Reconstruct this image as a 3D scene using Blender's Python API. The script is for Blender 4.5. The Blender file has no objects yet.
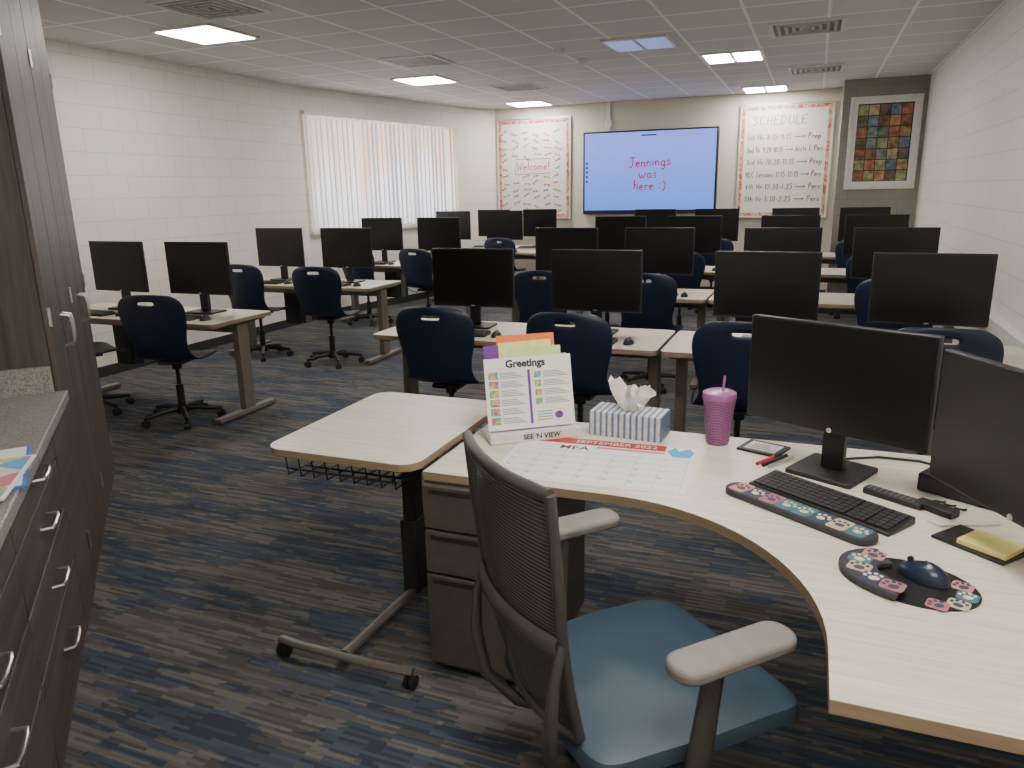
import bpy, math, random, bmesh
from mathutils import Vector, Matrix, Euler
random.seed(7)
scene = bpy.context.scene
COL = scene.collection
PI = math.pi
rad = math.radians
H = 2.93

# ---------------------------------------------------------------- materials
def base(name):
    m = bpy.data.materials.new(name); m.use_nodes = True
    nt = m.node_tree
    return m, nt, nt.nodes['Principled BSDF']

def coords(nt, scale=(1,1,1), loc=(0,0,0), rot=(0,0,0)):
    tc = nt.nodes.new('ShaderNodeTexCoord'); mp = nt.nodes.new('ShaderNodeMapping')
    mp.inputs['Scale'].default_value = scale; mp.inputs['Location'].default_value = loc
    mp.inputs['Rotation'].default_value = rot
    nt.links.new(tc.outputs['Object'], mp.inputs['Vector'])
    return mp.outputs['Vector']

def noise(nt, vec, scale=5, detail=3, rough=.5):
    n = nt.nodes.new('ShaderNodeTexNoise'); n.inputs['Scale'].default_value = scale
    n.inputs['Detail'].default_value = detail; n.inputs['Roughness'].default_value = rough
    nt.links.new(vec, n.inputs['Vector'])
    return n.outputs['Fac']

def ramp(nt, fac, stops, interp='LINEAR'):
    r = nt.nodes.new('ShaderNodeValToRGB'); cr = r.color_ramp; cr.interpolation = interp
    while len(cr.elements) < len(stops): cr.elements.new(.5)
    for e, (p, c) in zip(cr.elements, stops):
        e.position = p; e.color = (c[0], c[1], c[2], 1)
    nt.links.new(fac, r.inputs['Fac'])
    return r.outputs['Color']

def mixc(nt, fac, a, b, mode='MIX'):
    m = nt.nodes.new('ShaderNodeMix'); m.data_type = 'RGBA'; m.blend_type = mode
    if isinstance(fac, (int, float)): m.inputs[0].default_value = fac
    else: nt.links.new(fac, m.inputs[0])
    for s, i in ((a, 6), (b, 7)):
        if isinstance(s, tuple): m.inputs[i].default_value = (s[0], s[1], s[2], 1)
        else: nt.links.new(s, m.inputs[i])
    return m.outputs[2]

def bump(nt, b, h, strength=.2, dist=.01):
    n = nt.nodes.new('ShaderNodeBump'); n.inputs['Strength'].default_value = strength
    n.inputs['Distance'].default_value = dist
    nt.links.new(h, n.inputs['Height']); nt.links.new(n.outputs['Normal'], b.inputs['Normal'])

def simple(name, c, rough=.5, metal=0, var=.08, scale=25, bmp=0, coat=0):
    m, nt, b = base(name)
    f = noise(nt, coords(nt), scale)
    nt.links.new(ramp(nt, f, [(.3, tuple(x*(1-var) for x in c)), (.7, tuple(min(1, x*(1+var)) for x in c))]), b.inputs['Base Color'])
    b.inputs['Roughness'].default_value = rough; b.inputs['Metallic'].default_value = metal
    if coat: b.inputs['Coat Weight'].default_value = coat
    if bmp: bump(nt, b, f, bmp, .002)
    return m

def emis(name, c, s):
    m, nt, b = base(name)
    f = noise(nt, coords(nt), 3)
    nt.links.new(ramp(nt, f, [(0, tuple(x*.97 for x in c)), (1, c)]), b.inputs['Emission Color'])
    b.inputs['Base Color'].default_value = (c[0]*.5, c[1]*.5, c[2]*.5, 1)
    b.inputs['Emission Strength'].default_value = s
    return m

def wood(name, c1, c2, scale, rough=.45, loc=(0,0,0)):
    m, nt, b = base(name)
    v = coords(nt, scale, loc)
    f = noise(nt, v, 1, 6, .62)
    nt.links.new(ramp(nt, f, [(.32, c1), (.68, c2)]), b.inputs['Base Color'])
    b.inputs['Roughness'].default_value = rough
    bump(nt, b, f, .05, .002)
    return m

def brick(nt, vec, w, h, mortar, c1, c2, cm, offset=.5, smooth=0):
    br = nt.nodes.new('ShaderNodeTexBrick'); br.offset = offset
    br.inputs['Scale'].default_value = 1; br.inputs['Brick Width'].default_value = w; br.inputs['Row Height'].default_value = h
    br.inputs['Mortar Size'].default_value = mortar; br.inputs['Mortar Smooth'].default_value = smooth
    br.inputs['Color1'].default_value = (*c1, 1); br.inputs['Color2'].default_value = (*c2, 1); br.inputs['Mortar'].default_value = (*cm, 1)
    nt.links.new(vec, br.inputs['Vector'])
    return br

def blockwall(name, c, c2, mortar):
    m, nt, b = base(name)
    tc = nt.nodes.new('ShaderNodeTexCoord'); sp = nt.nodes.new('ShaderNodeSeparateXYZ'); cb = nt.nodes.new('ShaderNodeCombineXYZ')
    nt.links.new(tc.outputs['Object'], sp.inputs[0])
    nt.links.new(sp.outputs['X'], cb.inputs['X']); nt.links.new(sp.outputs['Z'], cb.inputs['Y'])
    br = brick(nt, cb.outputs[0], .406, .203, .0045, c, c2, mortar, .5, .5)
    n = noise(nt, coords(nt), 45, 4)
    nt.links.new(mixc(nt, .05, br.outputs['Color'], ramp(nt, n, [(.3, (.4,.4,.4)), (.7, (.95,.95,.95))])), b.inputs['Base Color'])
    b.inputs['Roughness'].default_value = .6
    bump(nt, b, br.outputs['Fac'], -.3, .006)
    return m

M = {}
M['wall'] = blockwall('painted_block_cream', (.79,.755,.68), (.775,.74,.665), (.61,.58,.515))
M['wall_r'] = blockwall('painted_block_white', (.79,.755,.70), (.775,.74,.685), (.60,.57,.525))
M['wall_b'] = simple('painted_back_wall', (.62,.585,.50), .7, var=.03)
M['pillar'] = blockwall('grey_pillar_block', (.255,.242,.205), (.245,.232,.196), (.18,.17,.145))
M['top'] = wood('pale_ash_laminate', (.53,.475,.38), (.70,.645,.54), (3,60,3), .38)
M['top_teacher'] = wood('pale_ash_laminate_desk', (.57,.52,.42), (.76,.71,.60), (3.5,85,5), .36)
M['edge'] = wood('tan_edge_band', (.27,.19,.12), (.34,.25,.16), (6,6,60), .5)
M['leg'] = simple('taupe_metal', (.23,.20,.16), .4, .4)
M['legdark'] = simple('dark_grey_metal', (.045,.043,.041), .42, .4)
M['tubem'] = simple('bronze_tube_metal', (.13,.11,.09), .4, .4)
M['ped'] = simple('bronze_grey_steel', (.12,.108,.094), .42, .3)
M['black'] = simple('black_plastic', (.011,.011,.012), .45)
M['blackgloss'] = simple('black_screen', (.005,.0048,.005), .3, var=.02)
M['keycap'] = simple('dark_keycaps', (.026,.026,.027), .5)
M['navy'] = simple('navy_polypropylene', (.010,.017,.044), .42, bmp=.08, scale=90)
M['mousenavy'] = simple('navy_mouse_plastic', (.012,.02,.045), .3)
M['chrome'] = simple('brushed_chrome', (.7,.68,.65), .28, 1)
M['cabv'] = wood('dark_grey_oak_vertical', (.040,.032,.026), (.105,.086,.072), (26,26,1.4), .5)
M['cabh'] = wood('dark_grey_oak_horizontal', (.040,.032,.026), (.105,.086,.072), (1.6,26,26), .5)
M['white'] = simple('white_plastic', (.75,.74,.7), .45)
M['paper'] = simple('white_paper', (.8,.8,.78), .75, var=.02)
M['board'] = simple('whiteboard_surface', (.72,.69,.62), .35, var=.02)
M['red'] = simple('red_ink', (.5,.03,.03), .6)
M['banner'] = simple('deep_red_print', (.47,.035,.03), .6)
M['ink'] = simple('black_ink', (.03,.03,.035), .6)
M['purple'] = simple('purple_ink', (.16,.04,.30), .6)
M['green'] = simple('green_ink', (.06,.38,.08), .6)
M['blue'] = simple('blue_ink', (.06,.2,.6), .6)
M['orange'] = simple('orange_paper', (.80,.20,.05), .6)
M['yellow'] = simple('yellow_paper', (.85,.74,.25), .6)
M['lime'] = simple('pale_green_paper', (.60,.74,.32), .6)
M['brown'] = simple('brown_marker', (.20,.06,.045), .6)
M['pinkmk'] = simple('pink_marker', (.65,.12,.22), .6)
M['greymk'] = simple('grey_marker', (.22,.21,.22), .6)
M['gridline'] = simple('grey_gridline', (.45,.46,.5), .7)
M['armgrey'] = simple('warm_grey_plastic', (.20,.178,.157), .5)
M['framegrey'] = simple('chair_frame_grey', (.062,.057,.053), .45)
M['seatblue'] = simple('blue_vinyl', (.036,.066,.098), .5, bmp=.2, scale=200)
M['louvre'] = simple('grey_louvre', (.50,.49,.47), .5)
M['ventback'] = simple('vent_backing_grey', (.17,.165,.155), .6)
M['baseb'] = simple('dark_vinyl_base', (.035,.035,.038), .5)

def mk_counter():
    m, nt, b = base('grey_speckled_laminate')
    f = noise(nt, coords(nt), 160, 5, .8)
    nt.links.new(ramp(nt, f, [(.38, (.12,.116,.11)), (.5, (.28,.265,.25)), (.62, (.42,.40,.37))]), b.inputs['Base Color'])
    b.inputs['Roughness'].default_value = .4
    return m
M['counter'] = mk_counter()

def mk_carpet():
    m, nt, b = base('streaked_carpet')
    v = coords(nt)
    # every short dash is one tuft run: crisp straight broken dashes
    b1 = brick(nt, v, .155, .013, 0, (0,0,0), (1,1,1), (0,0,0), .37)
    b2 = brick(nt, coords(nt, (1,1,1), (.31,.0065,0)), .27, .026, 0, (0,0,0), (1,1,1), (0,0,0), .43)
    s1 = nt.nodes.new('ShaderNodeSeparateColor'); nt.links.new(b1.outputs['Color'], s1.inputs[0])
    s2 = nt.nodes.new('ShaderNodeSeparateColor'); nt.links.new(b2.outputs['Color'], s2.inputs[0])
    c1 = ramp(nt, s1.outputs[0], [(0, (.070,.067,.065)), (.28, (.098,.092,.086)), (.55, (.125,.117,.106)), (.78, (.155,.144,.130))], 'CONSTANT')
    blue = ramp(nt, s1.outputs[0], [(0, (.030,.042,.064)), (.35, (.046,.064,.094)), (.75, (.062,.083,.116))], 'CONSTANT')
    n3 = noise(nt, coords(nt, (1.3,4.5,1), (2,9,0)), 1, 3, .6)
    ad = nt.nodes.new('ShaderNodeMath'); ad.operation = 'MULTIPLY_ADD'
    nt.links.new(s2.outputs[0], ad.inputs[0]); ad.inputs[1].default_value = .26; nt.links.new(n3, ad.inputs[2])
    mask = ramp(nt, ad.outputs[0], [(0, (0,0,0)), (.655, (1,1,1))], 'CONSTANT')
    c = mixc(nt, mask, c1, blue)
    n4 = noise(nt, coords(nt), 350, 2)
    c = mixc(nt, .45, c, ramp(nt, n4, [(.3, (.45,.45,.45)), (.7, (1,1,1))]), 'MULTIPLY')
    nt.links.new(c, b.inputs['Base Color'])
    b.inputs['Roughness'].default_value = .95
    bump(nt, b, n4, .5, .004)
    return m
M['carpet'] = mk_carpet()

def mk_ceiling():
    m, nt, b = base('lay_in_ceiling_tiles')
    br = brick(nt, coords(nt, (1,1,1), (0,.305,0)), .61, .61, .014, (.70,.70,.69), (.66,.66,.65), (.98,.98,.96), 0)
    n = noise(nt, coords(nt), 120, 4, .7)
    nt.links.new(mixc(nt, .10, br.outputs['Color'], ramp(nt, n, [(.35, (.4,.4,.4)), (.6, (1,1,1))]), 'MULTIPLY'), b.inputs['Base Color'])
    b.inputs['Roughness'].default_value = .9
    bump(nt, b, br.outputs['Fac'], .6, .01)
    return m
M['ceiling'] = mk_ceiling()

def mk_blind():
    m, nt, b = base('translucent_vertical_blind')
    out = nt.nodes['Material Output']
    b.inputs['Base Color'].default_value = (.70,.64,.58,1); b.inputs['Roughness'].default_value = .8
    sp = nt.nodes.new('ShaderNodeSeparateXYZ'); v = coords(nt); nt.links.new(v, sp.inputs[0])
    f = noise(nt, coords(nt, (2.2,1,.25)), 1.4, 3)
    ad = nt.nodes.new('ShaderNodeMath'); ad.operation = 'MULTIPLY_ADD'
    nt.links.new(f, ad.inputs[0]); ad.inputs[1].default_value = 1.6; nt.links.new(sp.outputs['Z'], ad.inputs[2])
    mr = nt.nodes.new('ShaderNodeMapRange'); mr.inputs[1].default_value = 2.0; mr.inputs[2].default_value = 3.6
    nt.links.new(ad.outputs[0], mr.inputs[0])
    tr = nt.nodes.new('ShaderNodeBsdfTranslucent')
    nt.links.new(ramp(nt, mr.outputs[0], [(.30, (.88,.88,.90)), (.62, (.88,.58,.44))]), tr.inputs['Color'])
    mx = nt.nodes.new('ShaderNodeMixShader'); mx.inputs[0].default_value = .55
    nt.links.new(b.outputs[0], mx.inputs[1]); nt.links.new(tr.outputs[0], mx.inputs[2]); nt.links.new(mx.outputs[0], out.inputs[0])
    return m
M['blind'] = mk_blind()

def mk_mesh():
    m, nt, b = base('ribbed_chair_mesh')
    out = nt.nodes['Material Output']
    w = nt.nodes.new('ShaderNodeTexWave'); w.bands_direction = 'Z'; w.inputs['Scale'].default_value = 34; w.inputs['Distortion'].default_value = .2
    nt.links.new(coords(nt), w.inputs['Vector'])
    nt.links.new(ramp(nt, w.outputs['Fac'], [(.3, (.028,.026,.025)), (.6, (.105,.097,.090))]), b.inputs['Base Color'])
    b.inputs['Roughness'].default_value = .7
    t = nt.nodes.new('ShaderNodeBsdfTransparent'); mx = nt.nodes.new('ShaderNodeMixShader')
    nt.links.new(ramp(nt, w.outputs['Fac'], [(.25, (.35,.35,.35)), (.5, (.02,.02,.02))]), mx.inputs[0])
    nt.links.new(b.outputs[0], mx.inputs[1]); nt.links.new(t.outputs[0], mx.inputs[2]); nt.links.new(mx.outputs[0], out.inputs[0])
    return m
M['mesh'] = mk_mesh()

def mk_voronoi(name, stops, scale, rough=.6):
    m, nt, b = base(name)
    v = nt.nodes.new('ShaderNodeTexVoronoi'); v.inputs['Scale'].default_value = scale
    nt.links.new(coords(nt), v.inputs['Vector'])
    sp = nt.nodes.new('ShaderNodeSeparateColor'); nt.links.new(v.outputs['Color'], sp.inputs[0])
    nt.links.new(ramp(nt, sp.outputs[0], stops, 'CONSTANT'), b.inputs['Base Color'])
    b.inputs['Roughness'].default_value = rough
    return m
M['paw'] = simple('dark_rest_fabric', (.035,.035,.045), .7)
M['border'] = mk_voronoi('red_spotted_border', [(0,(.42,.12,.08)),(.35,(.52,.30,.22)),(.75,(.6,.47,.37))], 30)
M['magcover'] = mk_voronoi('magazine_cover_print', [(0,(.75,.7,.6)),(.3,(.65,.2,.25)),(.5,(.15,.4,.65)),(.7,(.75,.6,.2)),(.85,(.3,.5,.25))], 14)
M['photos'] = mk_voronoi('small_printed_photos', [(0,(.6,.5,.15)),(.3,(.15,.4,.15)),(.5,(.1,.3,.6)),(.7,(.65,.3,.15)),(.85,(.4,.12,.2))], 90)
PAWC = [simple('paw_print_colour_%s' % i, c, .7) for i, c in enumerate(((.52,.22,.20),(.035,.055,.10),(.55,.40,.30),(.06,.17,.20),(.40,.14,.17)))]
PAWD = simple('paw_mark_dark', (.05,.06,.09), .7); PAWL = simple('paw_mark_light', (.70,.58,.46), .7)

def mk_cup():
    m, nt, b = base('purple_diamond_plastic')
    w1 = nt.nodes.new('ShaderNodeTexWave'); w1.bands_direction = 'Z'; w1.inputs['Scale'].default_value = 45; w1.inputs['Distortion'].default_value = 0
    nt.links.new(coords(nt, (1,1,1), (0,0,0), (.7,.0,.7)), w1.inputs['Vector'])
    f = noise(nt, coords(nt), 120, 2)
    c = ramp(nt, w1.outputs['Fac'], [(0, (.20,.055,.16)), (1, (.33,.12,.28))])
    nt.links.new(mixc(nt, .3, c, ramp(nt, f, [(.4, (.6,.6,.6)), (.7, (1,1,1))]), 'MULTIPLY'), b.inputs['Base Color'])
    b.inputs['Roughness'].default_value = .3
    bump(nt, b, w1.outputs['Fac'], .5, .003)
    return m
M['glitter'] = mk_cup()
def mk_tissue():
    m, nt, b = base('blue_striped_tissue_carton')
    w = nt.nodes.new('ShaderNodeTexWave'); w.bands_direction = 'X'; w.inputs['Scale'].default_value = 14; w.inputs['Distortion'].default_value = 0
    nt.links.new(coords(nt), w.inputs['Vector'])
    f = noise(nt, coords(nt), 70, 2)
    c = ramp(nt, w.outputs['Fac'], [(0, (.14,.18,.28)), (.25, (.36,.44,.56)), (.5, (.66,.68,.70))], 'CONSTANT')
    nt.links.new(mixc(nt, .35, c, ramp(nt, f, [(.4, (.45,.5,.6)), (.6, (1,1,1))]), 'MULTIPLY'), b.inputs['Base Color'])
    return m
M['tissuebox'] = mk_tissue()
def mk_screen():
    m, nt, b = base('periwinkle_display')
    g = nt.nodes.new('ShaderNodeSeparateXYZ'); nt.links.new(coords(nt, (1,1,1), (0,0,-1.25)), g.inputs[0])
    c = ramp(nt, g.outputs['Z'], [(0, (.09,.23,.82)), (1, (.21,.29,.98))])
    nt.links.new(c, b.inputs['Emission Color']); b.inputs['Base Color'].default_value = (.02,.02,.03,1)
    b.inputs['Emission Strength'].default_value = 1.6; b.inputs['Roughness'].default_value = .3
    return m
M['tv'] = mk_screen()
M['lamp'] = emis('lit_diffuser', (1,.955,.885), 52)
M['lampoff'] = emis('unlit_diffuser_blue_reflection', (.35,.42,.8), .7)  # blue reflection on the switched-off panel, put in as a weak glow
M['redglow'] = emis('red_screen_writing', (.62,.0,.01), .6)
M['darkglow'] = emis('dark_screen_icons', (.02,.03,.12), .4)

# ---------------------------------------------------------------- mesh builder
class MB:
    def __init__(s): s.v = []; s.f = []; s.m = []
    def add(s, vs, fs, mi=0, T=None):
        o = len(s.v)
        for p in vs:
            p = Vector(p)
            if T is not None: p = T @ p
            s.v.append(tuple(p))
        for i, f in enumerate(fs):
            s.f.append([a+o for a in f]); s.m.append(mi[i] if isinstance(mi, list) else mi)
        return s
    def box(s, x0, x1, y0, y1, z0, z1, mi=0, T=None):
        vs = [(x0,y0,z0),(x1,y0,z0),(x1,y1,z0),(x0,y1,z0),(x0,y0,z1),(x1,y0,z1),(x1,y1,z1),(x0,y1,z1)]
        return s.add(vs, [(0,3,2,1),(4,5,6,7),(0,1,5,4),(1,2,6,5),(2,3,7,6),(3,0,4,7)], mi, T)
    def prism(s, poly, z0, z1, mi=0, side=None, T=None):
        n = len(poly); side = mi if side is None else side
        vs = [(x,y,z0) for x,y in poly] + [(x,y,z1) for x,y in poly]
        fs = [list(range(n))[::-1], list(range(n, 2*n))] + [(i,(i+1)%n,n+(i+1)%n,n+i) for i in range(n)]
        return s.add(vs, fs, [mi,mi]+[side]*n, T)
    def tube(s, pts, r, n=10, mi=0, T=None, flat=1.0):
        pts = [Vector(p) for p in pts]; rs = r if isinstance(r, (list, tuple)) else [r]*len(pts)
        vs = []; up = None
        for i, p in enumerate(pts):
            t = (pts[min(i+1, len(pts)-1)] - pts[max(i-1, 0)]).normalized()
            if up is None:
                up = Vector((0,0,1)) if abs(t.z) < .9 else Vector((0,1,0))
            a = t.cross(up)
            if a.length < 1e-5: a = t.cross(Vector((1,0,.01)))
            a.normalize(); b = a.cross(t).normalized(); up = b
            for k in range(n):
                an = 2*PI*k/n
                vs.append(p + (a*math.cos(an) + b*math.sin(an)*flat)*rs[i])
        fs = []
        for i in range(len(pts)-1):
            for k in range(n):
                fs.append((i*n+k, i*n+(k+1)%n, (i+1)*n+(k+1)%n, (i+1)*n+k))
        fs.append(list(range(n))[::-1]); fs.append([len(vs)-n+k for k in range(n)])
        return s.add(vs, fs, mi, T)
    def cyl(s, p0, p1, r0, r1=None, n=18, mi=0, T=None):
        return s.tube([p0, p1], [r0, r0 if r1 is None else r1], n, mi, T)
    def lathe(s, prof, c=(0,0,0), n=28, mi=0, T=None):
        vs = []
        for r, z in prof:
            for k in range(n):
                a = 2*PI*k/n; vs.append((c[0]+r*math.cos(a), c[1]+r*math.sin(a), c[2]+z))
        fs = []
        for i in range(len(prof)-1):
            for k in range(n):
                fs.append((i*n+k, i*n+(k+1)%n, (i+1)*n+(k+1)%n, (i+1)*n+k))
        if prof[0][0] > 1e-4: fs.append(list(range(n))[::-1])
        if prof[-1][0] > 1e-4: fs.append([len(vs)-n+k for k in range(n)])
        return s.add(vs, fs, mi, T)
    def build(s, name, mats, parent=None, bevel=0, seg=2, smooth=True, sub=0, solid=0, kind=None, label=None, fixn=True):
        me = bpy.data.meshes.new(name); me.from_pydata(s.v, [], s.f)
        if not isinstance(mats, (list, tuple)): mats = [mats]
        for m in mats: me.materials.append(m)
        me.polygons.foreach_set('material_index', s.m)
        if fixn:
            bm = bmesh.new(); bm.from_mesh(me); bmesh.ops.recalc_face_normals(bm, faces=bm.faces); bm.to_mesh(me); bm.free()
        if smooth:
            me.polygons.foreach_set('use_smooth', [True]*len(me.polygons))
            if not sub: me.set_sharp_from_angle(angle=rad(38))
        me.update()
        o = bpy.data.objects.new(name, me); COL.objects.link(o)
        if parent: o.parent = parent
        if solid:
            q = o.modifiers.new('s', 'SOLIDIFY'); q.thickness = solid; q.offset = 0
        if sub:
            q = o.modifiers.new('u', 'SUBSURF'); q.levels = sub; q.render_levels = sub
        if bevel:
            q = o.modifiers.new('b', 'BEVEL'); q.width = bevel; q.segments = seg; q.limit_method = 'ANGLE'; q.angle_limit = rad(40)
        if kind: o['kind'] = kind
        if label: o['label'] = label
        return o

def tag(o, label, cat, group=None):
    o['label'] = label; o['category'] = cat
    if group: o['group'] = group
    return o
def thing(name, loc, rz, label, cat, group=None):
    o = bpy.data.objects.new(name, None); COL.objects.link(o); o.empty_display_size = .1
    o.location = loc; o.rotation_euler = (0,0,rz)
    return tag(o, label, cat, group)
def copy_tree(o, parent=None):
    c = o.copy(); COL.objects.link(c); c.parent = parent
    for ch in [x for x in KIDS.get(o.name, [])]:
        copy_tree(ch, c)
    return c
KIDS = {}
def index(o):
    KIDS[o.name] = list(o.children)
    for c in o.children: index(c)
def rrect(x0, x1, y0, y1, r, n=5):
    out = []
    for cx, cy, a0 in ((x1-r,y0+r,-90),(x1-r,y1-r,0),(x0+r,y1-r,90),(x0+r,y0+r,180)):
        for k in range(n+1):
            a = rad(a0+90*k/n); out.append((cx+r*math.cos(a), cy+r*math.sin(a)))
    return out
def text(s, size, mat, name, parent, loc, rot=(PI/2,0,0), align='CENTER', shear=0, sx=1, ext=.0006, bold=0):
    cu = bpy.data.curves.new('t', 'FONT'); cu.body = s; cu.size = size; cu.align_x = align; cu.align_y = 'CENTER'
    cu.extrude = ext; cu.shear = shear; cu.offset = bold; cu.resolution_u = 3; cu.space_line = .95
    t = bpy.data.objects.new('t', cu); COL.objects.link(t)
    bpy.context.view_layer.update()
    me = bpy.data.meshes.new_from_object(t.evaluated_get(bpy.context.evaluated_depsgraph_get()))
    bpy.data.objects.remove(t); me.name = name
    me.materials.clear(); me.materials.append(mat)
    o = bpy.data.objects.new(name, me); COL.objects.link(o)
    o.location = loc; o.rotation_euler = rot; o.scale = (sx,1,1)
    if parent: o.parent = parent
    return o

# single-stroke handwriting
def arcp(cx, cy, rx, ry, a0, a1, n=8):
    return [(cx+rx*math.cos(rad(a0+(a1-a0)*k/n)), cy+ry*math.sin(rad(a0+(a1-a0)*k/n))) for k in range(n+1)]
G = {
 'a':(.5,[arcp(.24,.24,.2,.24,40,340),[(.42,.5),(.44,.08),(.52,.0)]]), 'b':(.5,[[(.06,1),(.06,0)],arcp(.24,.25,.19,.25,150,-150)]),
 'c':(.45,[arcp(.24,.25,.2,.25,50,310)]), 'd':(.52,[arcp(.24,.25,.2,.25,40,330),[(.44,1),(.44,0)]]),
 'e':(.48,[[(.06,.27),(.42,.29)]+arcp(.24,.25,.19,.25,10,310)]), 'f':(.4,[[(.4,.95),(.28,1),(.18,.85),(.18,0)],[(.03,.5),(.35,.52)]]),
 'g':(.52,[arcp(.24,.25,.2,.24,40,330),[(.44,.5),(.44,-.2),(.3,-.38),(.08,-.3)]]), 'h':(.5,[[(.06,1),(.06,0)],[(.06,.3),(.2,.5),(.38,.46),(.42,.3),(.42,0)]]),
 'i':(.22,[[(.1,.5),(.1,0)],[(.1,.66),(.12,.74)]]), 'l':(.22,[[(.1,1),(.1,0)]]),
 'm':(.75,[[(.05,.5),(.06,0)],[(.06,.35),(.2,.5),(.33,.42),(.34,0)],[(.34,.35),(.48,.5),(.62,.42),(.63,0)]]), 'n':(.5,[[(.05,.5),(.06,0)],[(.06,.33),(.22,.5),(.38,.44),(.42,0)]]),
 'o':(.5,[arcp(.24,.25,.2,.25,90,450,10)]), 'p':(.5,[[(.06,.5),(.06,-.4)],arcp(.24,.25,.19,.25,150,-150)]), 'r':(.38,[[(.06,.5),(.07,0)],[(.07,.3),(.2,.48),(.34,.46)]]),
 's':(.42,[[(.38,.44),(.22,.52),(.08,.4),(.2,.27),(.36,.16),(.26,.01),(.05,.04)]]), 't':(.38,[[(.16,.85),(.17,.08),(.3,.0)],[(.02,.55),(.33,.57)]]),
 'u':(.5,[[(.06,.5),(.08,.1),(.24,0),(.38,.12),(.42,.5),(.43,0)]]), 'w':(.85,[[(.03,.58),(.18,.10),(.24,.02),(.32,.10),(.39,.48),(.46,.10),(.54,.02),(.62,.10),(.78,.58)]]), 'y':(.48,[[(.05,.5),(.22,.08)],[(.42,.5),(.1,-.4)]]),
 'A':(.68,[[(.03,0),(.3,1),(.58,0)],[(.13,.38),(.49,.38)]]), 'C':(.65,[arcp(.34,.5,.29,.5,50,310,10)]), 'D':(.68,[[(.07,1),(.07,0)],[(.02,1),(.35,.93),(.57,.55),(.4,.1),(.03,0)]]),
 'E':(.58,[[(.5,1),(.07,1),(.07,0),(.52,0)],[(.07,.52),(.42,.52)]]), 'F':(.55,[[(.5,1),(.07,1),(.07,0)],[(.07,.52),(.4,.52)]]), 'H':(.65,[[(.07,1),(.07,0)],[(.53,1),(.53,0)],[(.07,.5),(.53,.52)]]),
 'I':(.3,[[(.15,1),(.15,0)]]), 'J':(.6,[[(.1,.97),(.6,1.0)],[(.4,1),(.4,.2),(.28,.0),(.1,.02),(.02,.2)]]), 'L':(.52,[[(.07,1),(.07,0),(.48,.0)]]),
 'P':(.58,[[(.07,1),(.07,0)],[(.03,.98),(.35,1),(.5,.78),(.35,.52),(.07,.48)]]), 'S':(.6,[[(.5,.85),(.3,1),(.08,.82),(.2,.56),(.45,.42),(.5,.15),(.28,0),(.05,.12)]]),
 'U':(.66,[[(.07,1),(.08,.2),(.3,0),(.52,.2),(.54,1)]]), 'W':(.9,[[(.03,1),(.22,.02),(.42,.8),(.62,.02),(.84,1)]]), 'O':(.7,[arcp(.33,.5,.28,.5,90,450,12)]),
 '0':(.52,[arcp(.24,.45,.19,.45,90,450,10)]), '1':(.3,[[(.05,.75),(.16,.92),(.16,0)]]), '2':(.52,[[(.06,.7),(.2,.92),(.4,.8),(.36,.5),(.05,.02),(.46,.02)]]),
 '3':(.5,[[(.06,.85),(.25,.92),(.4,.75),(.2,.5),(.42,.3),(.3,.02),(.04,.08)]]), '4':(.52,[[(.3,.9),(.04,.35),(.46,.35)],[(.34,.6),(.34,0)]]), '5':(.5,[[(.42,.9),(.1,.9),(.08,.55),(.35,.52),(.42,.22),(.25,.0),(.04,.05)]]),
 '8':(.5,[[(.4,.75),(.22,.92),(.08,.72),(.38,.28),(.22,0),(.06,.22),(.36,.6),(.4,.75)]]), '9':(.5,[[(.4,.7),(.22,.9),(.06,.68),(.22,.48),(.4,.66),(.38,.0)]]),
 ':':(.32,[[(.12,.60),(.13,.48)],[(.12,.20),(.13,.06)]]), '-':(.42,[[(.05,.4),(.35,.4)]]), '=':(1.9,[[(.05,.4),(1.8,.4)],[(1.6,.6),(1.82,.4),(1.58,.2)]]), '.':(.22,[[(.08,.05),(.1,.0)]]), '!':(.25,[[(.1,1),(.1,.3)],[(.1,.08),(.11,0)]]), ')':(.4,[arcp(-.05,.32,.33,.5,-75,75)]), ' ':(.35,[]),
}
def handwrite(s, size, mat, parent, loc, r=.004, slant=.12, sx=1.0, center=False, wob=.02, rot=0, name='handwriting'):
    wd = sum(G.get(c, G[' '])[0]+.1 for c in s)*size*sx
    x = -wd/2 if center else 0
    rnd = random.Random(len(s)*7+int(size*1000)); T = Matrix.Rotation(rot,4,'Y')
    mb = MB()
    for c in s:
        w_, st = G.get(c, G[' ']); dy = rnd.uniform(-wob, wob)*size
        for pl in st:
            mb.tube([(x+(px+slant*py)*size*sx, 0, py*size+dy) for px, py in pl], r, 4, 0, T)
        x += (w_+.1)*size*sx
    o = mb.build(name, mat, parent); o.location = loc
    return o

# ---------------------------------------------------------------- camera
th, ph, dl, FPX = rad(21.8), rad(14.53), .02, 745.0
F = Vector((-math.sin(th)*math.cos(ph), math.cos(th)*math.cos(ph), -math.sin(ph)))
Rv = Vector((math.cos(th), math.sin(th), 0)); Uv = Rv.cross(F)
Rr = (Rv - dl*Uv).normalized(); Ur = (Uv + dl*Rv).normalized()
cam = bpy.data.cameras.new('camera'); co = bpy.data.objects.new('camera', cam); COL.objects.link(co)
cam.sensor_width = 36; cam.lens = FPX/1024*36; cam.clip_start = .02
mw = Matrix.Identity(4)
for i in range(3): mw[i][0] = Rr[i]; mw[i][1] = Ur[i]; mw[i][2] = -F[i]
mw.translation = (0,0,1.62)
co.matrix_world = mw
scene.camera = co

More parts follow.
